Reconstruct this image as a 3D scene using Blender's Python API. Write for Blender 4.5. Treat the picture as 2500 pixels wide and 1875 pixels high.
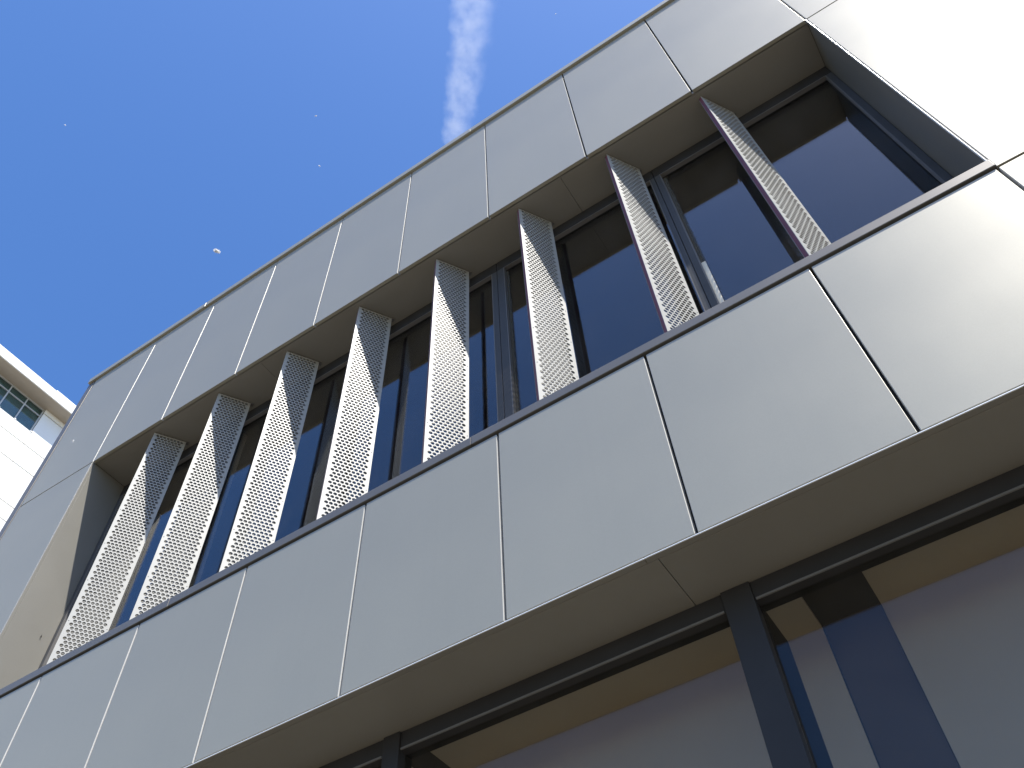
import bpy, bmesh, math, random
from mathutils import Vector, Matrix

for o in list(bpy.data.objects):
    bpy.data.objects.remove(o)
scn = bpy.context.scene
COL = scn.collection
random.seed(7)

# ------------------------------------------------------------------ camera, sky, sun, exposure
CAM = Vector((5.0446, -2.1068, -2.0068))
cd = bpy.data.cameras.new("camera")
cam = bpy.data.objects.new("camera", cd)
cam.location = CAM
cam.rotation_euler = (2.519879, 0.039491, 0.573434)
cd.sensor_width = 36.0
cd.lens = 36.0 * 2131.5 / 2500.0
cd.clip_start = 0.05
cd.clip_end = 6000.0
COL.objects.link(cam)
scn.camera = cam

SUN = Vector((0.415, -0.219, 0.883)).normalized()
elev = math.asin(SUN.z)
azim = math.atan2(SUN.x, SUN.y)          # clockwise from +Y
world = bpy.data.worlds.new("World")
scn.world = world
world.use_nodes = True
wn, wl = world.node_tree.nodes, world.node_tree.links
wn.clear()
w_out = wn.new("ShaderNodeOutputWorld")
w_bg = wn.new("ShaderNodeBackground")
w_sky = wn.new("ShaderNodeTexSky")
w_sky.sky_type = 'NISHITA'
w_sky.sun_disc = False
w_sky.sun_elevation = elev
w_sky.sun_rotation = azim
w_sky.altitude = 0
w_sky.air_density = 1.0
w_sky.dust_density = 0.7
w_sky.ozone_density = 4.2
w_bg.inputs["Strength"].default_value = 0.145
w_hs = wn.new("ShaderNodeHueSaturation")      # camera white balance: deeper blue
w_hs.inputs["Saturation"].default_value = 1.2
w_hs.inputs["Hue"].default_value = 0.506
wl.new(w_sky.outputs[0], w_hs.inputs["Color"])
wl.new(w_hs.outputs[0], w_bg.inputs[0])
wl.new(w_bg.outputs[0], w_out.inputs[0])

sd = bpy.data.lights.new("sun", 'SUN')
sd.energy = 4.6
sd.angle = math.radians(0.53)
sd.color = (1.0, 0.95, 0.87)
sun = bpy.data.objects.new("sun", sd)
sun.rotation_euler = SUN.to_track_quat('Z', 'Y').to_euler()
sun.location = (20, -20, 40)
COL.objects.link(sun)

vs = scn.view_settings
vs.view_transform = 'Standard'
vs.look = 'None'
vs.exposure = 0.8
vs.gamma = 1.0
vs.use_curve_mapping = False

# ------------------------------------------------------------------ materials
def nmat(name):
    m = bpy.data.materials.new(name)
    m.use_nodes = True
    return m, m.node_tree.nodes, m.node_tree.links, m.node_tree.nodes["Principled BSDF"]

def paint(name, col, rough=0.5, metal=0.0, spec=0.5, var=0.06, scale=3.0, bump=0.0, bscale=2.0, grain=0.0, speck=0.0, panelwise=0.0):
    """Procedural coated surface: base colour with broad mottling, varied gloss and slight waviness."""
    m, n, l, b = nmat(name)
    tc = n.new("ShaderNodeTexCoord")
    nz = n.new("ShaderNodeTexNoise")
    nz.inputs["Scale"].default_value = scale
    nz.inputs["Detail"].default_value = 5
    nz.inputs["Roughness"].default_value = 0.6
    l.new(tc.outputs["Object"], nz.inputs["Vector"])
    mr = n.new("ShaderNodeMapRange")
    mr.inputs["From Min"].default_value = 0.25
    mr.inputs["From Max"].default_value = 0.75
    mr.inputs["To Min"].default_value = 1 - var
    mr.inputs["To Max"].default_value = 1 + var
    l.new(nz.outputs["Fac"], mr.inputs["Value"])
    fac = mr.outputs[0]
    if grain or speck:
        g = n.new("ShaderNodeTexNoise")
        g.inputs["Scale"].default_value = 220
        g.inputs["Detail"].default_value = 2
        l.new(tc.outputs["Object"], g.inputs["Vector"])
        gm = n.new("ShaderNodeMapRange")
        gm.inputs["From Min"].default_value = 0.3
        gm.inputs["From Max"].default_value = 0.7
        gm.inputs["To Min"].default_value = 1 - grain
        gm.inputs["To Max"].default_value = 1 + grain
        l.new(g.outputs["Fac"], gm.inputs["Value"])
        mu = n.new("ShaderNodeMath")
        mu.operation = 'MULTIPLY'
        l.new(fac, mu.inputs[0])
        l.new(gm.outputs[0], mu.inputs[1])
        fac = mu.outputs[0]
    if panelwise:
        oi = n.new("ShaderNodeObjectInfo")
        om = n.new("ShaderNodeMapRange")
        om.inputs["To Min"].default_value = 1 - panelwise
        om.inputs["To Max"].default_value = 1 + panelwise
        l.new(oi.outputs["Random"], om.inputs["Value"])
        # faint rain streaks running down the sheet
        mp = n.new("ShaderNodeMapping")
        mp.inputs["Scale"].default_value = (26, 26, 0.7)
        l.new(tc.outputs["Object"], mp.inputs[0])
        sn = n.new("ShaderNodeTexNoise")
        sn.inputs["Scale"].default_value = 1.0
        sn.inputs["Detail"].default_value = 4
        l.new(mp.outputs[0], sn.inputs["Vector"])
        sm = n.new("ShaderNodeMapRange")
        sm.inputs["From Min"].default_value = 0.55
        sm.inputs["From Max"].default_value = 0.8
        sm.inputs["To Min"].default_value = 1.0
        sm.inputs["To Max"].default_value = 0.985
        l.new(sn.outputs["Fac"], sm.inputs["Value"])
        for src in (om.outputs[0], sm.outputs[0]):
            mu = n.new("ShaderNodeMath")
            mu.operation = 'MULTIPLY'
            l.new(fac, mu.inputs[0])
            l.new(src, mu.inputs[1])
            fac = mu.outputs[0]
    vm = n.new("ShaderNodeVectorMath")
    vm.operation = 'SCALE'
    vm.inputs[0].default_value = col
    l.new(fac, vm.inputs["Scale"])
    l.new(vm.outputs[0], b.inputs["Base Color"])
    rr = n.new("ShaderNodeMapRange")
    rr.inputs["To Min"].default_value = max(0.02, rough - 0.05)
    rr.inputs["To Max"].default_value = min(1.0, rough + 0.05)
    l.new(nz.outputs["Fac"], rr.inputs["Value"])
    l.new(rr.outputs[0], b.inputs["Roughness"])
    b.inputs["Metallic"].default_value = metal
    b.inputs["Specular IOR Level"].default_value = spec
    if bump:
        bz = n.new("ShaderNodeTexNoise")
        bz.inputs["Scale"].default_value = bscale
        bz.inputs["Detail"].default_value = 1
        l.new(tc.outputs["Object"], bz.inputs["Vector"])
        bp = n.new("ShaderNodeBump")
        bp.inputs["Strength"].default_value = bump
        bp.inputs["Distance"].default_value = 0.05
        l.new(bz.outputs["Fac"], bp.inputs["Height"])
        l.new(bp.outputs[0], b.inputs["Normal"])
    return m

M = {}
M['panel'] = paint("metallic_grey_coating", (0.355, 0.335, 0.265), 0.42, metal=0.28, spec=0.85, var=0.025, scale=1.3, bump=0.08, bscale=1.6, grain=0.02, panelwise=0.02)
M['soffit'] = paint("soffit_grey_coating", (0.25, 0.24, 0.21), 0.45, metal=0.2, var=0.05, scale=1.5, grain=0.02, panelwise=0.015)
M['trim'] = paint("grey_trim_coating", (0.17, 0.158, 0.140), 0.40, metal=0.4, var=0.05, scale=4)
M['cut_edge'] = paint("bare_cut_edge", (0.62, 0.61, 0.58), 0.4, metal=0.2, var=0.06, scale=8)
M['alu'] = paint("bare_aluminium_lip", (0.85, 0.85, 0.83), 0.35, metal=0.3, var=0.03)
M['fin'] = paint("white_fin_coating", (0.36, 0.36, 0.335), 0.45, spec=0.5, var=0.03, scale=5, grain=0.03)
M['fin_back'] = paint("shaded_fin_coating", (0.17, 0.17, 0.16), 0.5, spec=0.3, var=0.03, scale=5, grain=0.03)  # fin coating darkened: shade inside the fin put into the colour
M['maroon'] = paint("maroon_edge_coating", (0.15, 0.055, 0.075), 0.5, spec=0.25, var=0.12, scale=12)
M['frame'] = paint("dark_frame_coating", (0.040, 0.040, 0.042), 0.5, spec=0.12, var=0.1, scale=6)
M['frame_up'] = paint("grey_frame_coating", (0.07, 0.072, 0.076), 0.5, spec=0.15, var=0.1, scale=6)
M['bead'] = paint("grey_gasket", (0.14, 0.135, 0.13), 0.5, var=0.05)
M['backing'] = paint("black_membrane", (0.02, 0.02, 0.02), 0.8, var=0.1)
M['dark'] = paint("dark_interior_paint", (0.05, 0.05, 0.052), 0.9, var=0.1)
M['pale'] = paint("pale_interior_paint", (0.60, 0.56, 0.48), 0.7, var=0.04)
M['column'] = paint("cream_column_paint", (0.72, 0.68, 0.58), 0.6, var=0.04)
M['paving'] = paint("tan_paving", (0.135, 0.115, 0.083), 0.9, var=0.15, scale=0.6, grain=0.15)
M['white'] = paint("white_concrete", (0.86, 0.85, 0.80), 0.75, var=0.035, scale=0.7, grain=0.03)
M['greyframe'] = paint("pale_window_frame", (0.50, 0.52, 0.53), 0.45, var=0.04)
M['eave'] = paint("beige_eave_render", (0.45, 0.40, 0.33), 0.8, var=0.06)
M['joint'] = paint("grey_joint_mortar", (0.22, 0.21, 0.20), 0.9, var=0.1)
M['blind_far'] = paint("blue_grey_blind", (0.74, 0.83, 0.82), 0.8, var=0.1, scale=0.8)
M['inner_grey'] = paint("inner_column_grey", (0.10, 0.075, 0.065), 0.8, var=0.05)
mfl, n_, l_, b_ = nmat("white_seed_hair")
n_.remove(b_)
tl_ = n_.new("ShaderNodeBsdfTranslucent"); tl_.inputs[0].default_value = (0.95, 0.95, 0.95, 1)
di_ = n_.new("ShaderNodeBsdfDiffuse"); di_.inputs[0].default_value = (0.95, 0.95, 0.95, 1)
mx_ = n_.new("ShaderNodeMixShader")
l_.new(di_.outputs[0], mx_.inputs[1]); l_.new(tl_.outputs[0], mx_.inputs[2])
l_.new(mx_.outputs[0], n_["Material Output"].inputs["Surface"])
M['fluff'] = mfl
M['fly'] = paint("fly_body", (0.02, 0.018, 0.015), 0.4, var=0.1)

def glass(name, tint, f0=0.05, rough=0.0, dust=0.05):
    m, n, l, b = nmat(name)
    n.remove(b)
    out = n["Material Output"]
    tr = n.new("ShaderNodeBsdfTransparent")
    tr.inputs[0].default_value = (*tint, 1)
    gl = n.new("ShaderNodeBsdfGlossy")
    gl.inputs["Color"].default_value = (0.97, 0.98, 1.0, 1)
    gl.inputs["Roughness"].default_value = rough
    # Schlick reflectance from either side of the pane (f0 per face)
    ge = n.new("ShaderNodeNewGeometry")
    dt = n.new("ShaderNodeVectorMath")
    dt.operation = 'DOT_PRODUCT'
    l.new(ge.outputs["Normal"], dt.inputs[0])
    l.new(ge.outputs["Incoming"], dt.inputs[1])
    prev = dt.outputs["Value"]
    for op, val in (('ABSOLUTE', None), ('SUBTRACT', 1.0), ('POWER', 5.0), ('MULTIPLY', 1 - f0), ('ADD', f0)):
        q = n.new("ShaderNodeMath")
        q.operation = op
        q.use_clamp = True
        if op == 'SUBTRACT':
            q.inputs[0].default_value = val
            l.new(prev, q.inputs[1])
        else:
            l.new(prev, q.inputs[0])
            if val is not None:
                q.inputs[1].default_value = val
        prev = q.outputs[0]
    mx = n.new("ShaderNodeMixShader")
    l.new(prev, mx.inputs[0])
    l.new(tr.outputs[0], mx.inputs[1])
    l.new(gl.outputs[0], mx.inputs[2])
    # thin dust on the pane
    tc = n.new("ShaderNodeTexCoord")
    nz = n.new("ShaderNodeTexNoise")
    nz.inputs["Scale"].default_value = 3.0
    nz.inputs["Detail"].default_value = 8
    nz.inputs["Roughness"].default_value = 0.65
    l.new(tc.outputs["Object"], nz.inputs["Vector"])
    dm = n.new("ShaderNodeMapRange")
    dm.inputs["From Min"].default_value = 0.35
    dm.inputs["From Max"].default_value = 0.8
    dm.inputs["To Max"].default_value = dust
    l.new(nz.outputs["Fac"], dm.inputs["Value"])
    df = n.new("ShaderNodeBsdfDiffuse")
    df.inputs[0].default_value = (0.6, 0.57, 0.52, 1)
    m2 = n.new("ShaderNodeMixShader")
    l.new(dm.outputs[0], m2.inputs[0])
    l.new(mx.outputs[0], m2.inputs[1])
    l.new(df.outputs[0], m2.inputs[2])
    l.new(m2.outputs[0], out.inputs["Surface"])
    return m
M['glass'] = glass("window_glass", (0.80, 0.80, 0.78), 0.075, dust=0.03)
M['glass_low'] = glass("shopfront_glass", (0.80, 0.78, 0.74), 0.028, dust=0.02)
M['glass_far'] = glass("green_window_glass", (0.45, 0.58, 0.58), 0.08)

# ------------------------------------------------------------------ helpers
def link(name, me, m, parent=None):
    o = bpy.data.objects.new(name, me)
    if m is not None and not me.materials:
        me.materials.append(m)
    COL.objects.link(o)
    if parent is not None:
        o.parent = parent
    return o

def empty(name, label, cat, loc=(0, 0, 0), group=None):
    o = bpy.data.objects.new(name, None)
    o.location = loc
    COL.objects.link(o)
    o['label'] = label
    o['category'] = cat
    if group:
        o['group'] = group
    return o

def bm_box(bm, x0, x1, y0, y1, z0, z1, bevel=0.0, seg=2):
    vs_ = [bm.verts.new(p) for p in ((x0, y0, z0), (x1, y0, z0), (x1, y1, z0), (x0, y1, z0),
                                     (x0, y0, z1), (x1, y0, z1), (x1, y1, z1), (x0, y1, z1))]
    fs = [bm.faces.new([vs_[i] for i in f]) for f in ((0, 3, 2, 1), (4, 5, 6, 7), (0, 1, 5, 4), (1, 2, 6, 5), (2, 3, 7, 6), (3, 0, 4, 7))]
    if bevel:
        es = {e for f in fs for e in f.edges}
        bmesh.ops.bevel(bm, geom=list(es), offset=bevel, segments=seg, profile=0.5, affect='EDGES')
    return bm

def box(name, m, parent, x0, x1, y0, y1, z0, z1, bevel=0.0, seg=2):
    """Box part whose origin sits at its own centre (parents stand at the world origin or plain offsets)."""
    c = Vector(((x0 + x1) / 2, (y0 + y1) / 2, (z0 + z1) / 2))
    bm = bmesh.new()
    bm_box(bm, x0 - c.x, x1 - c.x, y0 - c.y, y1 - c.y, z0 - c.z, z1 - c.z, bevel, seg)
    me = bpy.data.meshes.new(name)
    bm.to_mesh(me)
    bm.free()
    o = link(name, me, m, parent)
    base = Vector((0, 0, 0))
    p = parent
    while p is not None:
        base += p.location
        p = p.parent
    o.location = c - base
    return o

def boxes(name, m, parent, lst, bevel=0.0):
    bm = bmesh.new()
    base = Vector((0, 0, 0))
    p = parent
    while p is not None:
        base += p.location
        p = p.parent
    for b in lst:
        bm_box(bm, b[0] - base.x, b[1] - base.x, b[2] - base.y, b[3] - base.y, b[4] - base.z, b[5] - base.z, bevel)
    me = bpy.data.meshes.new(name)
    bm.to_mesh(me)
    bm.free()
    return link(name, me, m, parent)

# ------------------------------------------------------------------ setting
GZ = -3.60
me = bpy.data.meshes.new("ground")
me.from_pydata([(-400, -400, GZ), (400, -400, GZ), (400, 400, GZ), (-400, 400, GZ)], [], [(0, 1, 2, 3)])
g = link("ground", me, M['paving'])
g['kind'] = 'structure'

# ------------------------------------------------------------------ the grey metal-clad building
S = 0.75
XL, XR = -0.94, 9.0
ZT, ZH, ZS, ZB = 5.135, 3.358, 1.058, 0.0
DF, DG = 0.320, 0.359          # frame front and glass depth of the long window
EF, EG = 0.304, 0.344          # the same on the ground floor
B = empty("grey_building", "grey metal clad building with a long recessed window behind angled perforated fins", "building", (3.0, 0.0, GZ))

# cladding panels: the upper band, the lower band, the ends
gap = 0.012
T = 0.03
def panel(x0, x1, z0, z1, ga=None, gb=None):
    o = box("cladding_panel", M['panel'], B, x0, x1, 0.0, T, z0, z1, 0.0016, 2)
    o.data.materials.append(M['cut_edge'])                 # bare metal where the sheet was cut
    for f in o.data.polygons:
        if abs(f.normal.x) > 0.9:
            f.material_index = 1
    return o
xs = [-0.85, 0.0] + [S * k for k in range(1, 9)] + [7.5, 9.0]
for i in range(len(xs) - 1):
    a, b = xs[i] + gap / 2, xs[i + 1] - gap / 2
    panel(a, b, ZH + (0.006 if xs[i] < 0 or xs[i] >= 6 else 0.0), ZT)
    panel(a, b, 0.012, ZS)
for a, b in ((-0.85, 0.0), (6.0, 7.5), (7.5, 9.0)):
    panel(a + gap / 2, b - gap / 2, ZS + 0.014, ZH - 0.006)
box("corner_trim", M['trim'], B, XL, -0.857, -0.002, 0.06, 0.0, 5.135, 0.002)
# dark membrane behind the joints
MB = [(XL + 0.02, XR, T + 0.004, T + 0.02, ZH + 0.02, 5.13), (XL + 0.02, XR, T + 0.004, T + 0.02, 0.02, ZS - 0.02),
      (XL + 0.02, -0.03, T + 0.004, T + 0.02, ZS - 0.02, ZH + 0.02), (6.03, XR, T + 0.004, T + 0.02, ZS - 0.02, ZH + 0.02)]
boxes("membrane", M['backing'], B, MB)
# roof coping, in lengths with butt joints
cx = [XL - 0.004, 0.62, 3.62, 6.62, XR + 0.01]
for i in range(4):
    box("roof_coping", M['panel'], B, cx[i] + 0.0015, cx[i + 1] - 0.0015, -0.022, 0.34, 5.142, 5.212, 0.003)
# sill trim under the window
sx = [XL, 1.70, 4.30, 6.006]
def sill_piece(x0, x1):
    return box("sill_trim", M['trim'], B, x0 + 0.001, x1 - 0.001, -0.008, DF + 0.06, 1.073, 1.128, 0.003)
sill_piece(0.0, 1.70); sill_piece(1.70, 3.61); sill_piece(3.61, 6.004)
sill_piece(-0.853, 0.0)
# recess: soffit, reveals
zs0 = ZH
ux = [0.0, 1.717, 4.288, 6.0]
for i in range(3):
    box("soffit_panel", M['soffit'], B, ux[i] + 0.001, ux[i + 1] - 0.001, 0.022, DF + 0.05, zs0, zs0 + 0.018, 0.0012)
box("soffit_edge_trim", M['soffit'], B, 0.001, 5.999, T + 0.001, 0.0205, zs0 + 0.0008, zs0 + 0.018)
box("reveal_edge_trim", M['soffit'], B, -0.012, 0.0005, 0.001, 0.0205, 1.129, ZH - 0.001, 0.001)
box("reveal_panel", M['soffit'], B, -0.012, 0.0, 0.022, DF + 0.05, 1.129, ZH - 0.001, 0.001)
M['reveal_shaded'] = paint("shaded_reveal_coating", (0.15, 0.14, 0.12), 0.5, spec=0.25, var=0.06)  # reveal coating darkened, deep shade of the right side painted in
box("reveal_panel", M['reveal_shaded'], B, 6.0, 6.006, 0.002, DF + 0.05, 1.13, ZH - 0.001, 0.001)
box("reveal_lip", M['alu'], B, 5.996, 5.9995, -0.001, 0.010, 1.13, ZH - 0.002, 0.001)
# underside of the lower band
bx = [XL + 0.01, 1.90, 4.344, 6.80, XR]
for i in range(4):
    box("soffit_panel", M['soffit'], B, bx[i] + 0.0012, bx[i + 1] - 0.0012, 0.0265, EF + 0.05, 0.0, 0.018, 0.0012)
tx = [XL, 2.0, 4.304, 6.7, XR]
for i in range(4):
    box("soffit_edge_trim", M['soffit'], B, tx[i] + 0.0008, tx[i + 1] - 0.0008, 0.001, 0.025, 0.0005, 0.010, 0.0008)
    box("soffit_lip", M['alu'], B, tx[i] + 0.0008, tx[i + 1] - 0.0008, -0.004, 0.0005, 0.0, 0.0045, 0.0012)

# windows of the long recess: five bays 1.2 m wide
zt, zb = 3.357, 1.129
for k in range(5):
    x0, x1 = 1.2 * k, 1.2 * (k + 1)
    a = x0 + (0.055 if k else 0.002)
    c = x1 - (0.04 if k < 4 else 0.002)
    a0 = x0 + (0.003 if k else 0.002)
    c0 = x1 + (0.0 if k < 4 else -0.002)
    W = bpy.data.objects.new("window", None)
    COL.objects.link(W)
    W.parent = B
    W.location = (x0 + 0.6 - 3.0, 0.33, zb - GZ)
    sl = 0.050
    left = x0 + (0.038 if k == 4 else 0.052 if k else 0.036)
    right = x1 - (0.028 if k == 3 else 0.038)
    box("head_frame", M['frame'], W, a0, c0, DF, DF + 0.07, 3.246, zt, 0.002)
    box("bottom_frame", M['frame'], W, a0, c0, DF, DF + 0.07, zb, zb + 0.06, 0.002)
    box("side_frame", M['frame_up'], W, a0, left, DF + 0.001, DF + 0.07, zb + 0.061, 3.245, 0.002)
    box("side_frame", M['frame_up'], W, right, c0, DF + 0.001, DF + 0.07, zb + 0.061, 3.245, 0.002)
    boxes("glazing_bead", M['bead'], W, [(left, right, DF + 0.002, DF + 0.03, 3.2385, 3.2455), (left + 0.0005, left + 0.006, DF + 0.002, DF + 0.03, zb + 0.061, 3.238), (right - 0.006, right - 0.0005, DF + 0.002, DF + 0.03, zb + 0.061, 3.238)])
    box("glass_pane", M['glass'], W, left, right, DG, DG + 0.006, zb + 0.06, 3.246)

# cloudy film left along the inner edge of two panes
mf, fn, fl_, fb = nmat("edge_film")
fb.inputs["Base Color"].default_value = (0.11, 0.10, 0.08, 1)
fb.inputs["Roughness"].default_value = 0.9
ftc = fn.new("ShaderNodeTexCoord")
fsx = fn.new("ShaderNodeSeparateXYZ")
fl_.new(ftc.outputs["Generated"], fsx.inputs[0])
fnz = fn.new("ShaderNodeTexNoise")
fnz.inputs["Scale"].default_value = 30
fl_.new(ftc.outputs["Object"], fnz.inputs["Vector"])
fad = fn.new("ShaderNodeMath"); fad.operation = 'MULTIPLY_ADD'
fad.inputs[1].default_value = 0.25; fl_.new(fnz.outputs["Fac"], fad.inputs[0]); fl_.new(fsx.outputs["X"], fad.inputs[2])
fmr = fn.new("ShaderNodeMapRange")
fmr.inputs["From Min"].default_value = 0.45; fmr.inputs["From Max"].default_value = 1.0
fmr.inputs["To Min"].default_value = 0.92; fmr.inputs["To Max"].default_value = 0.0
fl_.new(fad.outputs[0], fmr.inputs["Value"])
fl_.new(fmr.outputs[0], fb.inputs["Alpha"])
for k, wd in ((3, 0.03), (4, 0.04)):
    x0 = 1.2 * k + (0.0525 if k == 3 else 0.0385)
    box("edge_film", mf, B, x0, x0 + wd, DG - 0.003, DG - 0.0015, zb + 0.065, 3.235)

M['sun_strip'] = paint("painted_sunlight", (0.85, 0.78, 0.64), 0.7, var=0.05)  # bright cream stands in for sunlight on the film's lower stretch
box("painted_sun_strip", M['sun_strip'], B, 4.843, 4.868, DG - 0.012, DG - 0.0035, zb + 0.065, 2.08, 0.003)

# room behind the long window
RY0, RY1 = DF + 0.075, 3.2
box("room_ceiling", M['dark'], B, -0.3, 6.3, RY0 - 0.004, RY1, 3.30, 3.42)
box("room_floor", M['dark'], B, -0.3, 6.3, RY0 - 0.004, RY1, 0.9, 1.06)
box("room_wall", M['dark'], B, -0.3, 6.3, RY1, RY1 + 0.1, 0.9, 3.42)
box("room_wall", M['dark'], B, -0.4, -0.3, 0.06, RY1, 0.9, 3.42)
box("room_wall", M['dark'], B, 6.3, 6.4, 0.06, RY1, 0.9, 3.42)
# pale posts just inside the frames; sunlight reaches their lower ends
for x in (1.2, 2.4, 3.6, 4.8):
    box("inner_post", M['column'], B, x - 0.030, x + 0.012, DG + 0.04, 0.46, 1.062, 3.298, 0.003)

# ground floor glazing under the overhang
mull = [1.50, 3.02, 4.495, 6.0, 7.5]
zt2, zb2 = -0.0008, GZ + 0.02
for k in range(4):
    x0, x1 = mull[k], mull[k + 1]
    W = bpy.data.objects.new("shopfront_window", None)
    COL.objects.link(W)
    W.parent = B
    W.location = ((x0 + x1) / 2 - 3.0, 0.33, 0.0)
    ha, hb = (0.053 if k == 2 else 0.040), (0.053 if k == 1 else 0.040)      # half widths of the two mullions
    ax, bx_ = x0 + ha, x1 - hb
    box("head_frame", M['frame'], W, ax + 0.0005, bx_ - 0.0005, EF + 0.0065, EF + 0.08, -0.0815, zt2, 0.0015)
    box("glazing_bead", M['bead'], W, ax + 0.006, bx_ - 0.006, EF - 0.001, EF + 0.006, -0.0815, -0.0735, 0.001)
    box("mullion", M['frame'], W, x0 - ha, x0 + ha, EF - 0.003, EF + 0.085, zb2, zt2, 0.002)
    if k == 3:
        box("mullion", M['frame'], W, x1 - hb, x1 + hb, EF - 0.003, EF + 0.085, zb2, zt2, 0.002)
    box("bottom_frame", M['frame'], W, ax + 0.0005, bx_ - 0.0005, EF, EF + 0.075, zb2, zb2 + 0.1, 0.0015)
    box("glass_pane", M['glass_low'], W, ax + 0.0005, bx_ - 0.0005, EG, EG + 0.006, zb2 + 0.1, -0.081)
# ground floor walls and room
box("lobby_wall", M['panel'], B, XL + 0.01, 1.453, EF, EF + 0.2, GZ, -0.001)
box("lobby_wall", M['panel'], B, 7.547, XR, EF, EF + 0.2, GZ, -0.001)
box("lobby_wall", M['dark'], B, 1.3, 7.7, 4.0, 4.1, GZ, 0.2)
box("lobby_wall", M['dark'], B, 1.2, 1.3, 0.51, 4.1, GZ, 0.2)
box("lobby_wall", M['dark'], B, 7.7, 7.8, 0.51, 4.1, GZ, 0.2)
box("lobby_ceiling", M['dark'], B, 1.3, 7.7, EF + 0.09, 4.0, 0.02, 0.2)
# pale bulkheads and blinds hung inside the ground floor glass, a gap left between them
for a, b in ((1.58, 2.93), (3.07, 4.44), (4.535, 4.668), (4.89, 5.93), (6.07, 7.42)):
    box("bulkhead_lining", M['pale'], B, a, b, EF + 0.095, 0.69, 0.0, 0.016)
    box("roller_blind", M['pale'], B, a, b, 0.692, 0.700, -2.6, 0.014)

box("inner_column", M['inner_grey'], B, 4.672, 4.886, 0.705, 0.95, -2.6, 0.018)

# body of the building behind the cladding
boxes("building_core", M['backing'], B, [(XL + 0.03, XR - 0.01, 0.06, 5.0, 3.44, 5.10),
                                         (XL + 0.03, XR - 0.01, 0.06, 0.38, 3.385, 3.439),
                                         (XL + 0.03, XR - 0.01, 0.06, 5.0, 0.22, 0.88),
                                         (XL + 0.03, XR - 0.01, 0.06, 0.37, 0.03, 0.219),
                                         (XL + 0.03, XR - 0.01, 0.06, 0.38, 0.881, 1.050),
                                         (XL + 0.03, -0.42, 0.06, 5.0, 0.881, 3.4385), (6.42, XR - 0.01, 0.06, 5.0, 0.881, 3.4385)])
box("end_wall", M['panel'], B, XL, XL + 0.025, 0.062, 5.0, GZ, 5.135)
box("end_wall", M['panel'], B, XR - 0.005, XR + 0.01, 0.032, 5.0, GZ, 5.135)
box("roof", M['trim'], B, XL + 0.03, XR - 0.01, 0.345, 5.0, 5.105, 5.16)

# ------------------------------------------------------------------ perforated fins
FW, FT = 0.243, 0.0255          # depth along the fin, distance between its two sheets
FZ0, FZ1 = 1.129, 3.350
PX, PZ, RAD = 0.026, 0.0257, 0.0111
def perforated_sheet(name):
    """Sheet in local axes: X along the fin (front edge at 0), Z up, thickness along Y (0 .. th)."""
    th = 0.0025
    NS = 16
    verts, faces = [], []
    def quad(a, b, c, d):
        faces.append((a, b, c, d))
    def rect(x0, x1, z0, z1):
        i = len(verts)
        verts.extend([(x0, 0, z0), (x1, 0, z0), (x1, 0, z1), (x0, 0, z1), (x0, th, z0), (x1, th, z0), (x1, th, z1), (x0, th, z1)])
        quad(i, i + 1, i + 2, i + 3)
        quad(i + 7, i + 6, i + 5, i + 4)
    ztop = FZ1 - FZ0
    zfirst = 3.326 - FZ0
    nrow = int((zfirst - 0.015) / PZ) + 1
    rect(0, FW, zfirst + PZ / 2, ztop)
    zlow = zfirst - (nrow - 0.5) * PZ
    rect(0, FW, 0, zlow)
    for r in range(nrow):
        zc = zfirst - r * PZ
        n = 8 if r % 2 == 0 else 7
        xst = 0.031 if r % 2 == 0 else 0.044
        rect(0, xst - PX / 2, zc - PZ / 2, zc + PZ / 2)
        rect(xst + (n - 0.5) * PX, FW, zc - PZ / 2, zc + PZ / 2)
        for k in range(n):
            xc = xst + k * PX
            base = len(verts)
            for j in range(NS):
                a = 2 * math.pi * j / NS + math.pi / NS * 0
                ca, sa = math.cos(a), math.sin(a)
                t = min(PX / 2 / abs(ca) if abs(ca) > 1e-6 else 9, PZ / 2 / abs(sa) if abs(sa) > 1e-6 else 9)
                if j % (NS // 8) == 0 and (j // (NS // 8)) % 2 == 1:     # exact corner
                    ox, oz = math.copysign(PX / 2, ca), math.copysign(PZ / 2, sa)
                else:
                    ox, oz = ca * t, sa * t
                ix, iz = ca * RAD, sa * RAD
                verts.extend([(xc + ix, 0, zc + iz), (xc + ox, 0, zc + oz), (xc + ix, th, zc + iz), (xc + ox, th, zc + oz)])
            for j in range(NS):
                p, q = base + 4 * j, base + 4 * ((j + 1) % NS)
                quad(p, p + 1, q + 1, q)            # front
                quad(p + 2, q + 2, q + 3, p + 3)    # back
                quad(p, q, q + 2, p + 2)            # rim of the hole
    # outer rim
    i = len(verts)
    verts.extend([(0, 0, 0), (FW, 0, 0), (FW, 0, ztop), (0, 0, ztop), (0, th, 0), (FW, th, 0), (FW, th, ztop), (0, th, ztop)])
    for a, b in ((0, 1), (1, 2), (2, 3), (3, 0)):
        quad(i + a, i + a + 4, i + b + 4, i + b)
    me = bpy.data.meshes.new(name)
    me.from_pydata(verts, [], faces)
    return me

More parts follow.
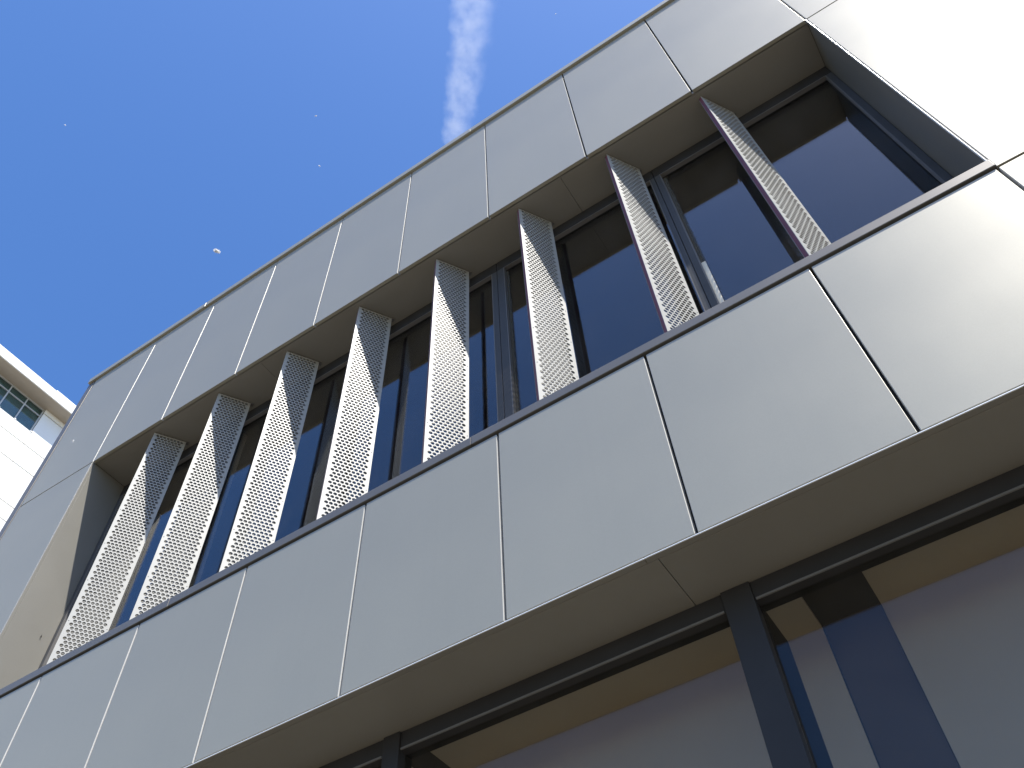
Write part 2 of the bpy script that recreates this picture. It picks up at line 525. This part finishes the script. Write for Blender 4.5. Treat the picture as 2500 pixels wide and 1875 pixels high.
# local fin frame: X from the front edge to the glass, Y from the right-hand sheet into the fin, Z up
def fin_mesh(name, lst, bevel=0.0):
    bm = bmesh.new()
    for b in lst:
        bm_box(bm, *b, bevel)
    me = bpy.data.meshes.new(name)
    bm.to_mesh(me)
    bm.free()
    return me
H = FZ1 - FZ0
sheet_me = perforated_sheet("perforated_sheet")
sheet_back_me = sheet_me.copy()
edge_me = fin_mesh("front_edge_strip", [(0.0012, 0.004, 0.0028, FT - 0.0028, 0.0, H - 0.002)])
rear_me = fin_mesh("rear_edge_strip", [(FW - 0.006, FW - 0.003, 0.0028, FT - 0.0028, 0.0, H - 0.002)])
top_me = fin_mesh("top_plate", [(0.01, FW - 0.01, 0.004, FT - 0.004, H - 0.006, H - 0.002)])
clip_me = fin_mesh("fixing_clip", [(-0.012, 0.012, -0.013, 0.013, -0.005, 0.0048)])
bm = bmesh.new()
bmesh.ops.create_uvsphere(bm, u_segments=8, v_segments=4, radius=0.0028)
rivet_me = bpy.data.meshes.new("rivet")
bm.to_mesh(rivet_me)
bm.free()
dx, dy = 0.5291, 0.8486
fin0 = None
for k in range(8):
    x = 0.615 + 0.6667 * k
    y = 0.061
    F = bpy.data.objects.new("sunshade_fin", None)
    COL.objects.link(F)
    F.parent = B
    F.location = (x - 3.0, y, FZ0 - GZ)
    F.rotation_euler = (0, 0, math.atan2(dy, dx))
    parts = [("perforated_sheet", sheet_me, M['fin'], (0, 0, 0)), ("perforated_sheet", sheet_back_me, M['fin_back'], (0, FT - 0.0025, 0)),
             ("front_edge_strip", edge_me, M['maroon'], (0, 0, 0)), ("rear_edge_strip", rear_me, M['maroon'], (0, 0, 0)),
             ("top_plate", top_me, M['fin'], (0, 0, 0)), ("fixing_clip", clip_me, M['bead'], (0.06, FT / 2, H + 0.003)),
             ("fixing_clip", clip_me, M['bead'], (FW + 0.008, FT / 2, H + 0.003))]
    for i in range(7):
        for xx in (0.010, FW - 0.010):
            parts.append(("rivet", rivet_me, M['fin'], (xx, -0.0002, 0.10 + 0.32 * i)))
    for nm, me, m, off in parts:
        p = link(nm, me, m, F)
        p.location = off

# ------------------------------------------------------------------ white building on the left
K = 1.5
def L(x, y, z):
    return CAM + K * (Vector((x, y, z)) - CAM)
gz10 = CAM.z + (GZ - CAM.z) / K
Wb = empty("white_building", "white concrete building with overhanging eave and strip window far left behind the grey corner", "building", L(-12, 2, gz10))
def lbox(name, m, parent, x0, x1, y0, y1, z0, z1, bevel=0.0):
    a, b = L(x0, y0, z0), L(x1, y1, z1)
    return box(name, m, parent, a.x, b.x, a.y, b.y, a.z, b.z, bevel)
zr = [14.365, 14.21, 13.117, 12.54, 11.553, 11.17, 10.2, 9.2, 8.2, 7.2, 6.2]
jw = 0.012
yc = [-3.2, -0.3, 2.65, 5.6]
def wpanel(y0, y1, z0, z1):
    return lbox("wall_panel", M['white'], Wb, -10.05, -10.0, y0 + 0.004, y1 - 0.004, z0 + 0.022, z1 - 0.002, 0.006)
for j in range(1, len(zr) - 1):
    za, zz = zr[j], zr[j + 1]
    for i in range(3):
        if j == 1:
            if i == 2:
                wpanel(yc[i], yc[i + 1], zz, za)
            else:
                wpanel(yc[i], yc[i + 1], zz, 13.535)
        else:
            wpanel(yc[i], yc[i + 1], zz, za)
wpanel(2.65, 5.6, 14.21, 14.37)
lbox("wall", M['joint'], Wb, -16, -10.030, -3.2, 5.6, gz10, 13.52)
lbox("wall", M['joint'], Wb, -16, -10.030, 2.66, 5.6, 13.522, 14.36)
lbox("plinth_wall", M['white'], Wb, -10.05, -10.004, -3.2, 5.6, gz10, 6.19)
lbox("fascia", M['white'], Wb, -9.66, -9.63, -3.2, 2.5, 14.37, 14.64, 0.01)
lbox("fascia", M['white'], Wb, -9.66, -9.63, 2.503, 5.6, 14.37, 14.672, 0.01)
lbox("eave_soffit", M['eave'], Wb, -10.06, -9.662, -3.2, 5.6, 14.372, 14.40)
lbox("roof", M['white'], Wb, -16, -9.663, -3.2, 5.6, 14.402, 14.62)
Wn = bpy.data.objects.new("window", None)
COL.objects.link(Wn)
Wn.parent = Wb
Wn.location = L(-10.1, 1.0, 13.54) - Wb.location
lbox("window_frame", M['greyframe'], Wn, -10.09, -10.045, -3.2, 2.645, 13.536, 13.57)
lbox("window_frame", M['greyframe'], Wn, -10.09, -10.045, -3.2, 2.645, 14.335, 14.368)
lbox("transom", M['greyframe'], Wn, -10.085, -10.05, -3.2, 2.63, 14.118, 14.142)
ym = [2.632 - 0.427 * i for i in range(14)]
for i, y in enumerate(ym):
    lbox("mullion", M['greyframe'], Wn, -10.09, -10.047, y - 0.013, y + 0.013, 13.571, 14.334)
    lbox("sill_block", M['white'], Wn, -10.044, -9.99, y - 0.022, y + 0.022, 13.528, 13.556)
for i in range(len(ym) - 1):
    lbox("glass_pane", M['glass_far'], Wn, -10.078, -10.074, ym[i + 1] + 0.0125, ym[i] - 0.0125, 13.57, 14.119)
    lbox("glass_pane", M['glass_far'], Wn, -10.078, -10.074, ym[i + 1] + 0.0125, ym[i] - 0.0125, 14.141, 14.336)
lbox("window_blind", M['blind_far'], Wn, -10.13, -10.12, -3.2, 2.65, 13.52, 14.37)
lbox("inner_wall", M['dark'], Wb, -10.5, -10.3, -3.2, 2.66, 13.521, 14.40)

# ------------------------------------------------------------------ contrail high above
def contrail():
    base = Vector((CAM.x, CAM.y, CAM.z + 1000))
    p0, p1 = Vector((-114, 176, 0)), Vector((-217, 293, 0))
    d = (p1 - p0)
    ln = d.length
    u = d.normalized()
    s = Vector((-u.y, u.x, 0))
    bm = bmesh.new()
    rings = []
    ts = [-2.0 + 0.25 * i for i in range(21)]
    for t in ts:
        w = max(13.0, 31.0 - 9.0 * t)
        c = Vector((0, 0, 0)) + u * (t * ln)
        ring = []
        for j in range(12):
            a = 2 * math.pi * j / 12
            ring.append(bm.verts.new(Vector((t * ln, math.cos(a) * w * 1.25, math.sin(a) * 12))))
        rings.append(ring)
    for r0, r1 in zip(rings, rings[1:]):
        for j in range(12):
            bm.faces.new((r0[j], r0[(j + 1) % 12], r1[(j + 1) % 12], r1[j]))
    bm.faces.new(rings[0][::-1])
    bm.faces.new(rings[-1])
    bmesh.ops.recalc_face_normals(bm, faces=bm.faces)
    me = bpy.data.meshes.new("contrail")
    bm.to_mesh(me)
    bm.free()
    m = bpy.data.materials.new("ice_cloud")
    m.use_nodes = True
    n, l = m.node_tree.nodes, m.node_tree.links
    n.clear()
    out = n.new("ShaderNodeOutputMaterial")
    pv = n.new("ShaderNodeVolumePrincipled")
    pv.inputs["Color"].default_value = (1, 1, 1, 1)
    pv.inputs["Anisotropy"].default_value = 0.2
    tc = n.new("ShaderNodeTexCoord")
    sep = n.new("ShaderNodeSeparateXYZ")
    l.new(tc.outputs["Object"], sep.inputs[0])
    def mth(op, a, b=None, clamp=False):
        q = n.new("ShaderNodeMath")
        q.operation = op
        q.use_clamp = clamp
        for i, v in enumerate((a, b)):
            if v is None:
                continue
            if isinstance(v, (int, float)):
                q.inputs[i].default_value = v
            else:
                l.new(v, q.inputs[i])
        return q.outputs[0]
    # half width along the trail
    half = mth('MAXIMUM', mth('SUBTRACT', 30.0, mth('MULTIPLY', sep.outputs["X"], 8.8 / ln)), 12.0)
    nz = n.new("ShaderNodeTexNoise")
    nz.inputs["Scale"].default_value = 0.035
    nz.inputs["Detail"].default_value = 6
    nz.inputs["Roughness"].default_value = 0.62
    l.new(tc.outputs["Object"], nz.inputs["Vector"])
    wob = mth('MULTIPLY', mth('SUBTRACT', nz.outputs["Fac"], 0.5), 1.1)
    ry = mth('DIVIDE', mth('ABSOLUTE', sep.outputs["Y"]), half)
    rz = mth('DIVIDE', mth('ABSOLUTE', sep.outputs["Z"]), 11.0)
    r2 = mth('SQRT', mth('ADD', mth('MULTIPLY', ry, ry), mth('MULTIPLY', rz, rz)))
    edge = mth('MULTIPLY', mth('SUBTRACT', mth('ADD', 0.92, wob), r2), 2.2, True)
    nz2 = n.new("ShaderNodeTexNoise")
    nz2.inputs["Scale"].default_value = 0.06
    nz2.inputs["Detail"].default_value = 5
    nz2.inputs["Roughness"].default_value = 0.6
    l.new(tc.outputs["Object"], nz2.inputs["Vector"])
    wisp = mth('MULTIPLY', mth('SUBTRACT', nz2.outputs["Fac"], 0.28), 2.6, True)
    side = mth('ADD', 0.6, mth('MULTIPLY', mth('DIVIDE', sep.outputs["Y"], half), 0.5), True)
    l.new(mth('MULTIPLY', mth('MULTIPLY', mth('MULTIPLY', edge, wisp), side), 0.046), pv.inputs["Density"])
    l.new(pv.outputs[0], out.inputs["Volume"])
    m.cycles.volume_step_rate = 0.06
    o = link("contrail", me, m)
    o.location = base + p0
    o.rotation_euler = (0, 0, math.atan2(u.y, u.x))
    o['kind'] = 'stuff'
    o['label'] = "thin white vapour trail crossing the blue sky above the roof edge"
    o['category'] = "contrail"
    return o
contrail()

# ------------------------------------------------------------------ drifting seed fluff and a fly
RM = cam.rotation_euler.to_matrix()
def toward(u, v, dist):
    d = RM @ Vector(((u - 1250) / 2131.5, -(v - 937.5) / 2131.5, -1.0))
    return CAM + d.normalized() * dist
def fluff(size, n, seed):
    rnd = random.Random(seed)
    bm = bmesh.new()
    bmesh.ops.create_icosphere(bm, subdivisions=1, radius=size * 0.035)
    for i in range(n):
        d = Vector((rnd.gauss(0, 1), rnd.gauss(0, 1), rnd.gauss(0, 1))).normalized()
        d.x *= 1.5
        d.z *= 0.7
        s = d.cross(Vector((rnd.random(), rnd.random(), rnd.random()))).normalized() * size * 0.03
        t = d.cross(s).normalized() * size * 0.03
        tip = d * size * rnd.uniform(0.22, 0.42) + Vector((0, 0, size * 0.1 * rnd.random()))
        a = [bm.verts.new(q) for q in (s, -s + t, -s - t)]
        b = [bm.verts.new(tip + q * 0.5) for q in (s, -s + t, -s - t)]
        for j in range(3):
            bm.faces.new((a[j], a[(j + 1) % 3], b[(j + 1) % 3], b[j]))
        bm.faces.new(b)
    bmesh.ops.recalc_face_normals(bm, faces=bm.faces)
    me = bpy.data.meshes.new("seed_fluff")
    bm.to_mesh(me)
    bm.free()
    return me
seeds = [(529, 614, 2.6, 0.022, 150, "largest white tuft of seed fluff floating in the open blue sky"),
         (159, 305, 3.4, 0.009, 50, "tiny white seed tuft near the left edge of the sky"),
         (771, 283, 3.0, 0.008, 50, "small white seed tuft in the sky, upper of the pair left of the trail"),
         (780, 405, 3.0, 0.009, 50, "small white seed tuft in the sky, lower of the pair left of the trail"),
         (179, 1077, 2.8, 0.011, 60, "white seed tuft drifting before the grey corner panel beside the white building"),
         (1357, 34, 3.2, 0.007, 50, "tiny white seed tuft in the sky right of the vapour trail")]
for i, (u, v, dist, size, n, lab) in enumerate(seeds):
    o = link("seed_fluff", fluff(size, n, i), M['fluff'])
    o.location = toward(u, v, dist)
    o.rotation_euler = (0.6, 0.5 + i, 0.55)
    o['label'] = lab
    o['category'] = "seed fluff"
    o['group'] = "seed tufts drifting in the air"

bm = bmesh.new()
bmesh.ops.create_uvsphere(bm, u_segments=10, v_segments=6, radius=0.0035, matrix=Matrix.Translation((0.0035, 0, 0)) @ Matrix.Diagonal((0.8, 0.8, 1.9, 1)))
bmesh.ops.create_uvsphere(bm, u_segments=8, v_segments=5, radius=0.0026, matrix=Matrix.Translation((0.0035, 0, 0.0082)))
for sgn in (-1, 1):
    w = [bm.verts.new(p) for p in ((0.006, 0.001 * sgn, 0.003), (0.006, 0.0055 * sgn, -0.009), (0.0065, 0.002 * sgn, -0.011))]
    w2 = [bm.verts.new(v_.co + Vector((0.0003, 0, 0))) for v_ in w]
    bm.faces.new(w)
    bm.faces.new(w2[::-1])
    for j in range(3):
        bm.faces.new((w[j], w[(j + 1) % 3], w2[(j + 1) % 3], w2[j]))
me = bpy.data.meshes.new("fly")
bm.to_mesh(me)
bm.free()
fl = link("fly", me, M['fly'])
fl.location = (0.0012, 0.244, 1.828)
fl['label'] = "small dark fly sitting on the pale left side of the window recess"
fl['category'] = "insect"
